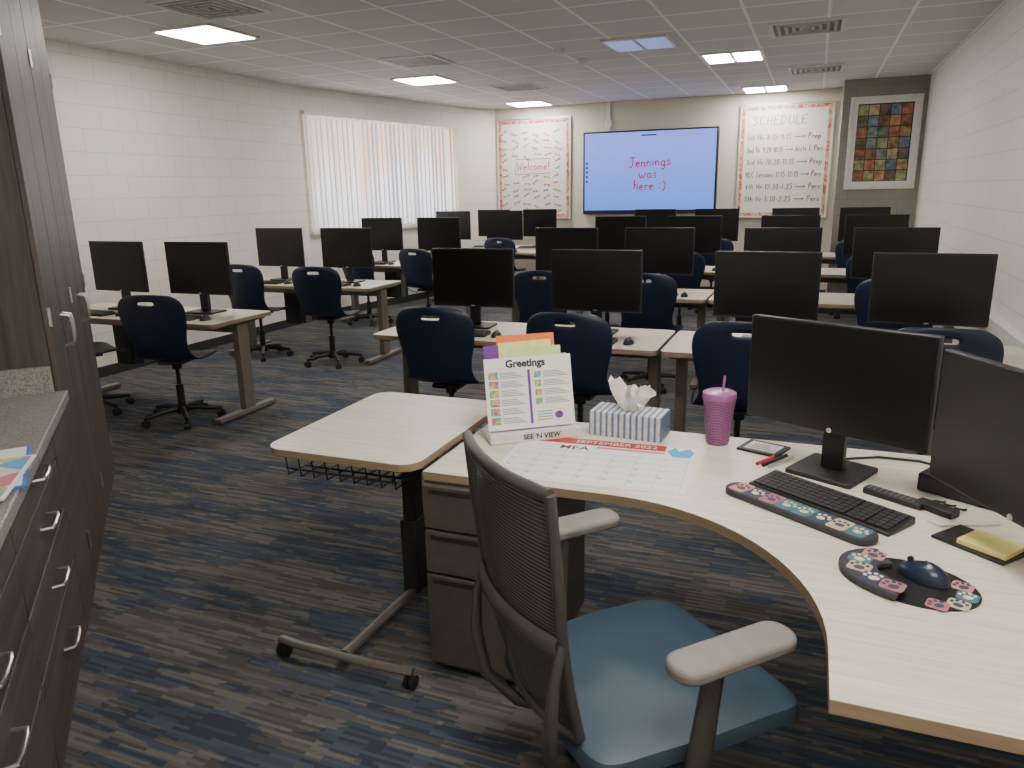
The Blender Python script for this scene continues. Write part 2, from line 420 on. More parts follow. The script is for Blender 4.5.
# ---------------------------------------------------------------- room shell
def struct(mb, name, mat, **k):
    return mb.build(name, mat, kind='structure', smooth=False, **k)
struct(MB().box(-6.4,1.5,-1.8,12.3,-.1,0), 'floor', M['carpet'])
struct(MB().box(-6.4,1.5,-1.8,12.3,H,H+.1), 'ceiling', M['ceiling'])
def wall(name, p0, p1, mat, opening=None, th=.15, base_=True):
    p0 = Vector((p0[0],p0[1],0)); p1 = Vector((p1[0],p1[1],0)); d = p1-p0; L = d.length; rz = math.atan2(d.y, d.x)
    mb = MB()
    if opening:
        a, b, z0, z1 = opening
        mb.box(0,L,0,th,0,z0); mb.box(0,L,0,th,z1,H); mb.box(0,a,0,th,z0,z1); mb.box(b,L,0,th,z0,z1)
    else: mb.box(0,L,0,th,0,H)
    o = struct(mb, name, mat); o.location = p0; o.rotation_euler = (0,0,rz)
    if base_:
        q = struct(MB().box(0,L,-.006,0,0,.1), name.replace('wall','baseboard'), M['baseb']); q.location = p0; q.rotation_euler = (0,0,rz)
    return o, p0, rz, L
A, C, E = (-6.10,8.23), (-5.43,11.37), (-5.02,12.05)
wall('wall_left', (-6.1,2.457), (-6.1,8.23), M['wall'])
_, wp, wr, wl = wall('wall_window', A, C, M['wall'], (.06,3.14,1.15,2.64))
wall('wall_left_pier', C, E, M['wall'])
wall('wall_back', E, (1.24,12.05), M['wall_b'])
wall('wall_right', (1.24,12.05), (1.24,-1.5), M['wall_r'])
wall('wall_near', (1.24,-1.5), (.014,-1.5), M['wall'])
wall('wall_diagonal', (.014,-1.5), (-4.09,2.457), M['wall'], base_=False)
wall('wall_near_left', (-4.09,2.457), (-6.1,2.457), M['wall'])
struct(MB().box(.25,1.24,11.23,12.05,0,H), 'wall_pillar', M['pillar'])
struct(MB().box(1.17,1.24,2.9,11.2,.62,.72), 'trim_1', M['white'], bevel=.006)
w = MB()
for x0,x1,z0,z1 in ((.06,.11,1.15,2.64),(3.09,3.14,1.15,2.64),(.11,3.09,1.15,1.2),(.11,3.09,2.59,2.64),(1.08,1.12,1.2,2.59),(2.08,2.12,1.2,2.59)):
    w.box(x0,x1,.05,.1,z0,z1)
wf = struct(w, 'window_1', M['white']); wf.location = wp; wf.rotation_euler = (0,0,wr)
ws = struct(MB().box(.03,3.19,-.06,.05,1.11,1.15), 'trim_2', M['white'], bevel=.004); ws.location = wp; ws.rotation_euler = (0,0,wr)
vb = thing('vertical_blinds', wp, wr, 'long pale vertical blinds glowing across the side window', 'blinds')
MB().box(.03,3.17,-.075,-.001,2.60,2.65).build('headrail', M['white'], vb, bevel=.004)
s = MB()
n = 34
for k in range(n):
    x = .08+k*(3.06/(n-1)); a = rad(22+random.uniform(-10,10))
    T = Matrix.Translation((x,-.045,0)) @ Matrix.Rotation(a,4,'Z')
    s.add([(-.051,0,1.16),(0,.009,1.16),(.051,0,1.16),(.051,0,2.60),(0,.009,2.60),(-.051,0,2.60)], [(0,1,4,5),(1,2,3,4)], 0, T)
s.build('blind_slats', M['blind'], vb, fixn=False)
la = bpy.data.lights.new('daylight', 'AREA'); la.shape = 'RECTANGLE'; la.size = 3.2; la.size_y = 1.7; la.energy = 85; la.color = (1,.97,.96)
lo = bpy.data.objects.new('daylight', la); COL.objects.link(lo)
T = Matrix.Translation(wp) @ Matrix.Rotation(wr,4,'Z')
lo.location = T @ Vector((1.6,.6,1.95)); lo.rotation_euler = (Matrix.Rotation(wr,3,'Z') @ Matrix.Rotation(-PI/2,3,'X')).to_euler()
wd = bpy.data.worlds.new('sky'); scene.world = wd; wd.use_nodes = True
wd.node_tree.nodes['Background'].inputs[0].default_value = (.85,.88,1,1); wd.node_tree.nodes['Background'].inputs[1].default_value = 1.0

# ---------------------------------------------------------------- ceiling fixtures
def ceiling_light(x, y, label, on=True):
    t = thing('ceiling_light', (x,y,H), 0, label, 'light fixture', 'square recessed ceiling lights')
    f = MB()
    for a in ((-.3,.3,-.3,-.27),(-.3,.3,.27,.3),(-.3,-.27,-.27,.27),(.27,.3,-.27,.27),(-.02,.02,-.27,.27)):
        f.box(*a,-.018,-.001)
    f.build('frame', M['white'], t)
    for a, b in ((-.27,-.02),(.02,.27)):
        MB().box(a,b,-.27,.27,-.021,-.004).build('diffuser', M['lamp'] if on else M['lampoff'], t)
ceiling_light(-4.78,5.30, 'lit square ceiling light nearest the left wall and camera')
ceiling_light(-4.44,8.50, 'lit square ceiling light, second from camera in the window-side line')
ceiling_light(-4.22,11.5, 'lit square ceiling light farthest away, near the left whiteboard')
ceiling_light(-.895,8.60, 'lit square ceiling light, nearer one in the right-hand line')
ceiling_light(-.75,11.55, 'lit square ceiling light right above the schedule whiteboard')
ceiling_light(-1.62,7.42, 'unlit square panel in the middle of the ceiling, blue reflection painted in', False)
ceiling_light(-.915,5.2, 'lit square ceiling light above the front student tables, out of frame')
ceiling_light(-.1,2.0, 'lit square ceiling light directly above the teacher desk, out of frame')
ceiling_light(.3,.2, 'added unseen square ceiling light above the camera, brightening the foreground')  # extra fixture added out of view to brighten the foreground
def vent(x, y, label):
    t = thing('ceiling_vent', (x,y,H), 0, label, 'air vent', 'ceiling air vents')
    f = MB()
    for a in ((-.3,.3,-.3,-.27),(-.3,.3,.27,.3),(-.3,-.27,-.27,.27),(.27,.3,-.27,.27)): f.box(*a,-.014,-.001)
    f.build('frame', M['white'], t)
    MB().box(-.27,.27,-.27,.27,-.004,-.001).build('backing', M['ventback'], t)
    for k in range(4):
        r = .24-.06*k; g = MB()
        for a in ((-r,r,-r,-r+.025),(-r,r,r-.025,r),(-r,-r+.025,-r+.025,r-.025),(r-.025,r,-r+.025,r-.025)): g.box(*a,-.016,-.004)
        g.build('louvre', M['louvre'], t)
vent(-4.1,4.62,'large square ceiling vent at the top left of the room')
vent(-3.9,7.32,'square ceiling vent beside the second lit ceiling light')
vent(-3.7,9.7,'distant square ceiling vent near the far left light')
vent(-.17,7.4,'square ceiling vent nearer the right wall and camera')
vent(-.1,10.0,'square ceiling vent farther back by the right wall')
for x, y, l in ((-2.36,8.07,'small round ceiling detector farther from camera'), (-2.4,7.4,'small round ceiling detector nearer to camera')):
    tag(MB().lathe([(.07,0),(.07,-.02),(.05,-.045),(.0001,-.05)],(0,0,0)).build('smoke_detector', M['white']), l, 'smoke detector', 'ceiling smoke detectors').location = (x,y,H-.001)

# ---------------------------------------------------------------- back wall things
YB = 12.05
def whiteboard(x0, x1, z0, z1, label):
    t = thing('whiteboard', (0,YB,0), 0, label, 'whiteboard')
    MB().box(x0,x1,-.025,-.001,z0,z1).build('board_surface', M['board'], t)
    q = .065
    for a in ((x0+.02,x1-.02,z1-q,z1-.015),(x0+.02,x1-.02,z0+.015,z0+q),(x0+.02,x0+q,z0+q,z1-q),(x1-q,x1-.02,z0+q,z1-q)):
        MB().box(a[0],a[1],-.028,-.0251,a[2],a[3]).build('border_strip', M['border'], t)
    MB().box(x0-.01,x1+.01,-.035,-.002,z1,z1+.015).box(x0-.01,x1+.01,-.07,-.002,z0-.015,z0).box(x0-.015,x0,-.035,-.002,z0,z1).box(x1,x1+.015,-.035,-.002,z0,z1).build('frame', M['chrome'], t)
    return t
wbl = whiteboard(-4.98,-3.72,1.17,2.74,'whiteboard with coloured signatures around a boxed welcome word, left of the screen')
rn = random.Random(3)
mks = ['red','blue','green','brown','pinkmk','red','green','greymk']
cnt = 0
for j in range(12):
    for i in range(6):
        cx = -4.90+.183*i+rn.uniform(-.02,.02); cz = 1.28+.113*j+rn.uniform(-.02,.02)
        if abs(cz-2.0) < .15 and 0 < i < 5: continue
        a = rn.uniform(-.7,.7); L = rn.uniform(.08,.14); pts = []
        for k in range(17):
            u = k/16*L; w_ = .024*math.sin(k*1.9+cnt)*(.6+.4*math.sin(k*.7))
            pts.append((cx+u*math.cos(a)-w_*math.sin(a), -.027, cz+u*math.sin(a)+w_*math.cos(a)))
        MB().tube(pts, .0036, 4).build('marker_signature', M[mks[(cnt*5+j) % 8]], wbl); cnt += 1
handwrite('Welcome!', .12, M['red'], wbl, (-4.36,-.027,1.95), .0055, center=True)
MB().tube([(-4.66,-.027,1.88),(-4.07,-.027,1.89),(-4.06,-.027,2.12),(-4.66,-.027,2.12),(-4.665,-.027,1.88)], .0035, 4).build('drawn_box', M['brown'], wbl)
wbr = whiteboard(-1.10,.16,1.17,2.75,'whiteboard headed schedule with handwritten class times, right of the screen')
handwrite('SCHEDULE', .12, M['greymk'], wbr, (-.93,-.027,2.48), .0048, sx=1.1, name='heading')
lines = ['1st Hr 8:15-9:15 = Prep', '2nd Hr 9:20-10:15 = Accts I: Pers', '3rd Hr 10:20-11:15 = Prep', 'HLC Lessons 11:15-12:15 = Pers', '4th Hr 12:20-1:25 = Pers', '5th Hr 1:30-2:25 = Pers']
for k, s_ in enumerate(lines):
    ws_ = sum(G.get(c, G[' '])[0]+.1 for c in s_)*.08
    handwrite(s_, .08, M['brown'], wbr, (-.99,-.027,2.27-.175*k), .0040, sx=min(.95,1.05/ws_))
tv = thing('interactive_display', (-2.44,YB-.001,0), 0, 'large wall display with red handwriting on a periwinkle blue screen', 'display')
MB().box(-1.045,1.045,-.09,-.0,1.235,2.49).build('bezel', M['black'], tv, bevel=.01)
MB().box(-1.015,1.015,-.094,-.0905,1.29,2.465).build('screen', M['tv'], tv)
for s_, z, x, ro in (('Jennings',1.95,.03,-.02),('was',1.775,.0,-.04),('here :)',1.60,.04,.0)):
    handwrite(s_, .145, M['redglow'], tv, (x,-.098,z), .0095, center=True, wob=.05, name='screen_writing', slant=.05, rot=ro)
for k in range(5): MB().box(-.995,-.965,-.0955,-.0941,1.72+.07*k,1.755+.07*k).build('toolbar_icon', M['darkglow'], tv)
MB().box(-.12,.12,-.0955,-.0941,2.40,2.42).build('menu_bar', M['darkglow'], tv)
tag(MB().box(-3.12,-3.07,YB-.03,YB-.0,2.50,H-.002).box(-3.15,-3.04,YB-.035,YB-.0,2.56,2.66).build('cable_conduit', M['white'], bevel=.003), 'white cable conduit running from ceiling to wall display', 'conduit')
ar = thing('framed_picture', (.765,11.23,0), 0, 'white-framed picture of dark earthy colour squares on grey pillar', 'picture')
f = MB().box(-.42,.42,-.03,-.0,1.55,1.60).box(-.42,.42,-.03,-.0,2.66,2.71).box(-.42,-.37,-.03,-.0,1.60,2.66).box(.37,.42,-.03,-.0,1.60,2.66)
f.build('frame', M['white'], ar, bevel=.003)
MB().box(-.37,.37,-.012,-.0,1.60,2.66).build('mount', M['paper'], ar)
cols = [(.24,.11,.06),(.38,.23,.10),(.10,.17,.12),(.19,.23,.23),(.44,.34,.19),(.13,.10,.075),(.28,.30,.14),(.37,.14,.08),(.13,.19,.28)]
pm = [simple('picture_square_%s' % i, c, .6, var=.6, scale=14) for i, c in enumerate(cols)] + [simple('picture_ground', (.03,.027,.023), .6)]
p = MB().box(-.325,.325,-.0135,-.012,1.65,2.62,9)
for i in range(5):
    for j in range(7):
        p.box(-.319+.128*i,-.319+.128*i+.117,-.015,-.0135,1.657+.137*j,1.657+.137*j+.125,rn.randrange(9))
p.build('picture_print', pm, ar)

# ---------------------------------------------------------------- cabinets (diagonal run on the left)
g = Vector((.72,-.694,0)).normalized(); nn = Vector((.694,.72,0)).normalized()
B0 = nn*-.455 + g*-3.2
rzc = math.atan2(g.y, g.x)
def cpos(x, y=0, z=0): return B0 + g*x + nn*y + Vector((0,0,z))
def cpull(mb, x, z, vert=False, L=.11, y=.02):
    if vert: pts = [(x,y,z-L/2),(x,y+.03,z-L/2+.006),(x,y+.034,z-L/4),(x,y+.034,z+L/4),(x,y+.03,z+L/2-.006),(x,y,z+L/2)]
    else: pts = [(x-L/2,y,z),(x-L/2+.006,y+.03,z),(x-L/4,y+.034,z),(x+L/4,y+.034,z),(x+L/2-.006,y+.03,z),(x+L/2,y,z)]
    mb.tube(pts, .0055, 8); return mb
for i, (x0, lab) in enumerate(((-1.42,'tall dark wood cabinet at the far end of the left run'), (-.71,'tall dark wood cabinet next to the grey countertop'))):
    t = thing('tall_cabinet', cpos(x0), rzc, lab, 'cabinet', 'tall dark wood cabinets')
    W = .705
    MB().box(0,W,-.59,0,.1,2.62).box(.0,W,-.59,-.05,0,.1).build('body', M['cabv'], t)
    for sx in (0,1):
        a = .003+sx*W/2; b = W/2-.002+sx*W/2
        d = MB().box(a,b,.001,.02,.11,2.61).build('door', M['cabv'], t, bevel=.002)
        cpull(MB(), b-.03 if sx == 0 else a+.03, 1.10, True, .13).build('handle', M['chrome'], d)
        for z in (.3,1.2,2.2):
            xx = a if sx == 0 else b
            MB().cyl((xx,.024,z-.035),(xx,.024,z+.035),.006,n=8).build('hinge', M['chrome'], d)
fc = tag(MB().box(.002,.355,-.59,.02,.1,.879).box(.002,.355,-.59,-.03,0,.1).build('filler_cabinet', M['cabh']), 'narrow plain dark wood base cabinet between tall cabinet and drawers', 'cabinet')
fc.location = cpos(0); fc.rotation_euler = (0,0,rzc)
for i, lab in enumerate(('dark wood drawer unit beside the tall cabinets', 'dark wood drawer unit nearest the camera at lower left')):
    W = .795
    t = thing('drawer_cabinet', cpos(.36+.80*i), rzc, lab, 'drawer cabinet', 'dark wood drawer units under grey countertop')
    MB().box(0,W,-.59,0,.1,.879).box(0,W,-.59,-.05,0,.1).build('body', M['cabh'], t)
    for z0, z1, hz in ((.77,.875,.845),(.595,.762,.695),(.405,.587,.51),(.11,.397,.30)):
        d = MB().box(.004,W-.004,.001,.02,z0,z1).build('drawer', M['cabh'], t, bevel=.002)
        cpull(MB(), W/2, hz, False, .13).build('handle', M['chrome'], d)
ct = thing('countertop', cpos(0,0,.88), rzc, 'grey speckled laminate countertop over the dark drawer units', 'countertop')
MB().box(.003,2.0,-.6,.042,0,.04).build('worktop', M['counter'], ct, bevel=.004)
MB().box(.003,.022,-.6,.0,.04,.14).build('splashback', M['counter'], ct)
MB().box(.022,2.0,-.6,-.58,.04,.14).build('splashback', M['counter'], ct)
def ploc(o, x, y, z, r): o.location = cpos(x,y,z); o.rotation_euler = (0,0,rzc+rad(r)); return o
mg = ploc(thing('folder', (0,0,0), 0, 'blue-edged folder lying under a printed magazine on the countertop', 'folder'), .93,-.09,.9205,6)
MB().box(-.18,.18,-.13,.13,0,.006).build('cover', M['blue'], mg); MB().box(-.17,.17,-.12,.12,.0062,.010).build('sheets', M['paper'], mg)
ms = ploc(thing('magazine', (0,0,0), 0, 'colourful printed magazine on top of the blue folder', 'magazine'), 1.02,-.075,.931,-4)
MB().box(-.17,.17,-.115,.115,0,.004).build('pages', M['paper'], ms); MB().box(-.16,.16,-.105,.105,.0041,.0048).build('cover', M['magcover'], ms)

# ---------------------------------------------------------------- student furniture prototypes
ROWS = [4.02,6.05,8.10,10.15,11.0]
TOPZ = .75
def make_table():
    t = thing('computer_table', (0,0,0), 0, '', 'table', 'pale two-seat computer tables')
    MB().prism(rrect(-.91,.91,-.33,.33,.035), .722, .75, 0, 1).build('tabletop', [M['top'], M['edge']], t, smooth=False)
    for sx in (-1,1):
        x = sx*.84
        l = MB()
        l.prism([(x-.03,-.31),(x+.03,-.31),(x+.035,0),(x+.03,.31),(x-.03,.31),(x-.035,0)], .012, .045)
        l.box(x-.028,x+.028,-.03,.08,.045,.70); l.box(x-.03,x+.03,-.28,.28,.70,.721)
        l.cyl((x,-.28,0),(x,-.28,.014),.018).cyl((x,.28,0),(x,.28,.014),.018)
        l.build('leg', M['leg'], t, bevel=.004)
    MB().box(-.81,.81,.0,.03,.63,.70).build('crossbar', M['leg'], t)
    return t
def make_monitor():
    t = thing('monitor', (0,0,0), 0, '', 'monitor', 'black student monitors')
    MB().box(-.278,.278,-.045,-.018,.130,.485).build('housing', M['black'], t, bevel=.004)
    MB().box(-.270,.270,-.047,-.0451,.145,.478).build('screen', M['blackgloss'], t)
    MB().prism([(-.035,-.018),(.035,-.018),(.03,.02),(-.03,.02)],.012,.33).build('neck', M['black'], t, bevel=.003)
    MB().prism(rrect(-.12,.12,-.1,.09,.02),0,.012).build('base', M['black'], t)
    MB().box(-.012,.012,-.0465,-.045,.134,.141).build('logo', M['chrome'], t)
    return t
def make_keyboard(W=.43, D=.125, name='keyboard', group='black student keyboards'):
    t = thing(name, (0,0,0), 0, '', 'keyboard', group)
    MB().add([(-W/2,-D/2,0),(W/2,-D/2,0),(W/2,D/2,0),(-W/2,D/2,0),(-W/2,-D/2,.010),(W/2,-D/2,.010),(W/2,D/2,.022),(-W/2,D/2,.022)],
             [(0,3,2,1),(4,5,6,7),(0,1,5,4),(1,2,6,5),(2,3,7,6),(3,0,4,7)]).build('body', M['black'], t, bevel=.003)
    k = MB(); nx, ny = 21, 6
    T = Matrix.Translation((0,0,.016)) @ Matrix.Rotation(math.atan2(.012,D),4,'X')
    px, py = (W-.02)/nx, (D-.02)/ny
    for j in range(ny):
        i = 0
        while i < nx:
            wdt = 6 if (j == 0 and i == 4) else 1
            gap = .25 if i in (14,17) else 0
            x = -W/2+.01+i*px
            k.box(x+.0012, x+px*wdt-.0012-px*gap, -D/2+.01+j*py+.0012, -D/2+.01+(j+1)*py-.0012, 0, .0055, 0, T)
            i += wdt
    k.build('keys', M['keycap'], t)
    return t
def make_mouse(name='mouse', mat='black'):
    t = thing(name, (0,0,0), 0, '', 'mouse', 'black student mice')
    vs = []; fs = []; n_, m_ = 14, 7
    for i in range(m_):
        ph_ = i/(m_-1)*PI/2
        for k in range(n_):
            a = 2*PI*k/n_
            vs.append((.031*math.cos(ph_)*math.cos(a), .055*math.cos(ph_)*math.sin(a), .036*math.sin(ph_)*(1-.12*math.sin(a))))
    for i in range(m_-1):
        for k in range(n_): fs.append((i*n_+k, i*n_+(k+1)%n_, (i+1)*n_+(k+1)%n_, (i+1)*n_+k))
    fs.append(list(range(n_))[::-1])
    MB().add(vs, fs).build('shell', M[mat], t)
    MB().cyl((-.003,.03,.031),(.003,.03,.031),.006,n=10).build('scroll_wheel', M['keycap'], t)
    return t
def make_chair():
    t = thing('swivel_chair', (0,0,0), 0, '', 'chair', 'navy shell swivel chairs')
    prof = [(.235,.435,.15,.0),(.225,.462,.185,.1),(.16,.475,.21,.2),(.06,.468,.222,.3),(-.05,.465,.222,.4),(-.13,.475,.212,.5),(-.185,.515,.190,.7),(-.21,.58,.180,1),(-.225,.65,.196,1),(-.238,.72,.214,1),(-.248,.78,.222,1),(-.254,.82,.220,1),(-.258,.85,.212,1),(-.262,.872,.200,1),(-.266,.90,.178,1),(-.268,.92,.135,1)]
    nc = 17; vs = []; fs = []
    for (y,z,hw,bk) in prof:
        for k in range(nc):
            u = -1+2*k/(nc-1); hw2 = hw*1.15
            z2 = .447+(z-.435)*1.10
            yy = y*1.04 + (.05*u*u if bk >= .7 else .02*u*u*bk); zz = z2 + (.018*u*u*(1-bk) if bk < 1 else 0) - (.012*u*u if z > .88 else 0)
            vs.append((u*hw2, yy, zz))
    for i in range(len(prof)-1):
        for k in range(nc-1):
            if i == 12 and 5 < k < 10: continue
            fs.append((i*nc+k, i*nc+k+1, (i+1)*nc+k+1, (i+1)*nc+k))
    MB().add(vs, fs).build('seat_shell', M['navy'], t, solid=.014, sub=1)
    MB().box(-.09,.09,-.09,.1,.445,.466).cyl((0,0,.40),(0,0,.447),.035).build('seat_plate', M['black'], t)
    MB().cyl((0,0,.10),(0,0,.28),.028).cyl((0,0,.28),(0,0,.42),.016).build('gas_column', M['black'], t)
    MB().lathe([(.045,.06),(.05,.075),(.05,.115),(.03,.125)]).build('hub', M['black'], t)
    for k in range(5):
        a = rad(90+72*k); c, s_ = math.cos(a), math.sin(a)
        MB().tube([(.03*c,.03*s_,.098),(.15*c,.15*s_,.092),(.275*c,.275*s_,.074)], [.024,.02,.014], 8).build('leg', M['black'], t)
        cc = MB(); d = Vector((-s_,c,0)); p = Vector((.275*c,.275*s_,.029))
        cc.cyl(p-d*.024, p-d*.007, .028, n=14).cyl(p+d*.007, p+d*.024, .028, n=14).cyl(p-d*.01, p+d*.01, .012, n=8).cyl(p+Vector((0,0,.015)), p+Vector((0,0,.05)), .007, n=8)
        cc.build('caster', M['black'], t)
    return t
def make_tower():
    t = thing('computer_tower', (0,0,0), 0, '', 'computer tower', 'computer towers hung under the left tables')
    MB().box(-.09,.09,-.14,.14,.30,.70).build('case', M['black'], t, bevel=.004)
    MB().box(-.085,.085,-.144,-.1405,.31,.69).build('front_panel', M['keycap'], t)
    MB().box(-.10,-.091,-.05,.05,.29,.7215).box(.091,.10,-.05,.05,.29,.7215).box(-.10,.10,-.05,.05,.29,.2995).build('hanging_bracket', M['leg'], t)
    MB().tube([(.05,.142,.42),(.10,.17,.36),(.20,.165,.33),(.30,.15,.42),(.33,.13,.60),(.33,.12,.70)], .005, 6).build('power_cable', M['black'], t)
    return t
protos = {}
for nme, fn in (('table',make_table),('monitor',make_monitor),('keyboard',make_keyboard),('mouse',make_mouse),('chair',make_chair),('tower',make_tower)):
    protos[nme] = fn(); index(protos[nme])
used = set()
def place(kind, x, y, z, rz, label, sc=None):
    p = protos[kind]
    o = p if kind not in used else copy_tree(p)
    used.add(kind); o.location = (x,y,z); o.rotation_euler = (0,0,rz); o['label'] = label
    o.scale = sc or (1,1,1)
    return o
ORD = ['nearest','second','third','fourth','farthest']
colsx = {'window-side':-4.78, 'middle':-1.66, 'right-wall':.18}
MSC = [(1.02,1,1.06),(1.06,1,1.12),(1.05,1,1.17),(1.04,1,1.21),(1.0,1,1.2)]
offs = {('window-side',0):((-5.16,.0,-22),(-4.29,.05,14)), ('window-side',1):((-5.22,.06,2),(-4.32,.0,8)), ('middle',0):((-2.04,.05,3),(-1.20,.06,-2)), ('middle',1):((-2.1,.08,4),(-1.18,.05,-4)), ('right-wall',0):((-.30,.02,6),(.60,.08,0))}
for cn, cx in colsx.items():
    for r in range(5 if cn == 'window-side' else 4):
        y0 = ROWS[r]; xx = cx if r < 4 else -4.33
        if cn == 'window-side' and r == 3: xx = -4.57
        place('table', xx, y0+.33, 0, 0, f'pale wood-topped computer table, {ORD[r]} in the {cn} column')
        for si, sd in enumerate(('left','right')):
            mx = xx + (-.40 if si == 0 else .42)
            if r == 4: mx = xx + (-.5 if si == 0 else .29)
            if r == 3 and cn == 'window-side': mx = xx + (-.58 if si == 0 else .27)
            if cn == 'middle': mx = cx + (-.38 if si == 0 else .45)
            sc = MSC[r]
            if cn == 'window-side' and r == 0: mx += .02; sc = (1.06,1,1.12)
            jit = rad(random.uniform(-3,3))
            place('monitor', mx, y0+.46, TOPZ, jit, f'black monitor, {sd} one on the {ORD[r]} table of the {cn} column', sc)
            place('keyboard', mx-.03+random.uniform(-.03,.03), y0+.15, TOPZ, jit*2, f'black keyboard at the {sd} seat of the {ORD[r]} {cn} column table')
            place('mouse', mx+.27, y0+.16, TOPZ, jit*3, f'black mouse at the {sd} seat of the {ORD[r]} {cn} column table')
            if r < 4:
                o_ = offs.get((cn,r))
                px, dy, ra = o_[si] if o_ else (xx+(-.42 if si == 0 else .42)+random.uniform(-.05,.05), .06+random.uniform(-.03,.04), random.uniform(-12,12))
                place('chair', px, y0+dy, 0, rad(ra), f'navy shell swivel chair at the {sd} seat of the {ORD[r]} {cn} column table')
        if cn == 'window-side' and r < 3:
            place('tower', xx-(.40 if r == 0 else .28), y0+.515, 0, 0, f'black computer tower hung under the {ORD[r]} table of the window-side column')

# ---------------------------------------------------------------- teacher desk
TD = .74
arc = [(-.5+.59*math.cos(rad(a)), 1.42+.60*math.sin(rad(a))) for a in range(90,-1,-5)]
poly = [(-1.125,2.01)] + arc + [(.09,1.255),(.82,1.255),(.82,2.68),(-1.125,2.68)]
td = thing('teacher_desk', (0,0,0), 0, 'large pale wood corner desk with a concave curved front', 'desk')
MB().prism(poly, TD-.03, TD, 0, 1).build('desktop', [M['top_teacher'], M['edge']], td, smooth=False, bevel=.002)
MB().box(.78,.81,1.30,2.64,0,TD-.031).build('end_panel', M['leg'], td)
for x, y in ((.70,1.33),(.70,2.58)):
    MB().box(x-.03,x+.03,y-.03,y+.03,0,TD-.031).build('leg', M['leg'], td, bevel=.003)
pd = thing('file_pedestal', (-.93,2.29,0), 0, 'bronze-grey metal drawer pedestal under the left end of the teacher desk', 'drawer pedestal')
MB().box(-.195,.195,-.27,.28,.03,.708).box(-.18,.18,-.25,.26,0,.03).build('body', M['ped'], pd, bevel=.003)
for z0, z1 in ((.545,.70),(.385,.537),(.04,.377)):
    d = MB().box(-.193,.193,-.292,-.271,z0,z1).build('drawer', M['ped'], pd, bevel=.005)
    MB().box(-.17,.17,-.2945,-.2925,z1-.03,z1-.014).build('finger_pull', M['legdark'], d)
MB().cyl((.15,-.2925,.665),(.15,-.296,.665),.009,n=12).build('lock', M['chrome'], pd)

# ---------------------------------------------------------------- mobile side table
mt = thing('mobile_table', (-1.445,2.385,0), 0, 'small pale rolling table with rounded corners and wire basket beside the desk', 'table')
MB().prism(rrect(-.305,.30,-.40,.40,.07,8), .735, .762, 0, 1).build('tabletop', [M['top_teacher'], M['edge']], mt, smooth=False, bevel=.002)
cxm = .06
MB().box(cxm-.035,cxm+.035,-.05,.05,.07,.38).box(cxm-.025,cxm+.025,-.04,.04,.38,.715).box(-.12,.20,-.15,.15,.715,.7345).build('column', M['legdark'], mt, bevel=.004)
MB().tube([(cxm,.02,.075),(cxm,-.10,.075),(.05,-.30,.073),(.04,-.49,.07)], .022, 10, flat=.6).tube([(-.235,-.485,.066),(-.16,-.50,.069),(-.02,-.505,.07),(.13,-.508,.07),(.24,-.505,.069),(.31,-.495,.066)], .019, 10, flat=.6).build('base', M['tubem'], mt)
MB().tube([(cxm,.02,.075),(cxm,.20,.073),(cxm,.33,.07)], .022, 10, flat=.6).build('rear_foot', M['tubem'], mt)
for x, y in ((-.225,-.485),(.30,-.495),(cxm,.31)):
    MB().cyl((x-.018,y,.026),(x-.004,y,.026),.025).cyl((x+.004,y,.026),(x+.018,y,.026),.025).cyl((x,y,.03),(x,y,.065),.008).cyl((x-.008,y,.028),(x+.008,y,.028),.01).build('caster', M['black'], mt)
wb = MB()
for k in range(9):
    x = -.24+.055*k
    wb.tube([(x,-.36,.733),(x,-.35,.650),(x,-.05,.645),(x,.0,.733)], .003, 6)
for q in ((-.36,.728),(-.352,.675),(-.25,.648),(-.15,.646)):
    wb.tube([(-.245,q[0],q[1]),(.205,q[0],q[1])], .0045, 6)
wb.build('wire_basket', M['black'], mt)

# ---------------------------------------------------------------- teacher monitors
def big_monitor(x, y, rz, label, off=0):
    t = thing('desktop_monitor', (x,y,TD), rz, label, 'monitor', 'teacher desk monitors')
    W = .565
    MB().box(-W/2,W/2,-.05,-.025,.14,.478).box(-.13,.13,-.025,-.005,.2,.40).build('housing', M['black'], t, bevel=.005)
    MB().box(-W/2+.007,W/2-.007,-.0525,-.0501,.158,.471).build('screen', M['blackgloss'], t)
    MB().prism([(-.035,-.012+off),(.035,-.012+off),(.03,.025+off),(-.03,.025+off)],.012,.32).box(-.03,.03,-.006,.02+off,.27,.32).build('neck', M['black'], t, bevel=.004)
    d = .11 if off == 0 else .05
    MB().prism(rrect(-.105,.105,-d+off,.10+off,.012),0,.014).build('base', M['black'], t, bevel=.003)
    MB().lathe([(.008,0),(.008,.0015)],T=Matrix.Translation((0,-.050,.149))@Matrix.Rotation(PI/2,4,'X'),n=16).build('logo', M['chrome'], t)
    return t
big_monitor(.115,2.425,rad(-26),'large black monitor on the teacher desk behind the keyboard')
big_monitor(.505,1.865,rad(-62),'large black monitor cut by the right edge of the photo', .13)
kb = make_keyboard(.44,.13,'teacher_keyboard','x'); del kb['group']; kb.location = (.095,2.155,TD); kb.rotation_euler = (0,0,rad(-34)); kb['label'] = 'large black keyboard on the teacher desk in front of monitor'
def pawmark(mb, x, y, z, s, mi, a=0):
    T = Matrix.Translation((x,y,z)) @ Matrix.Rotation(a,4,'Z')
    mb.prism([(s*.40*math.cos(rad(q)), s*(.32*math.sin(rad(q))-.18)) for q in range(0,360,30)],0,.0008,mi,T=T)
    for ang in (155,112,68,25):
        cx_, cy_ = s*.62*math.cos(rad(ang)), s*.58*math.sin(rad(ang))
        mb.prism([(cx_+s*.15*math.cos(rad(q)), cy_+s*.19*math.sin(rad(q))) for q in range(0,360,45)],0,.0008,mi,T=T)
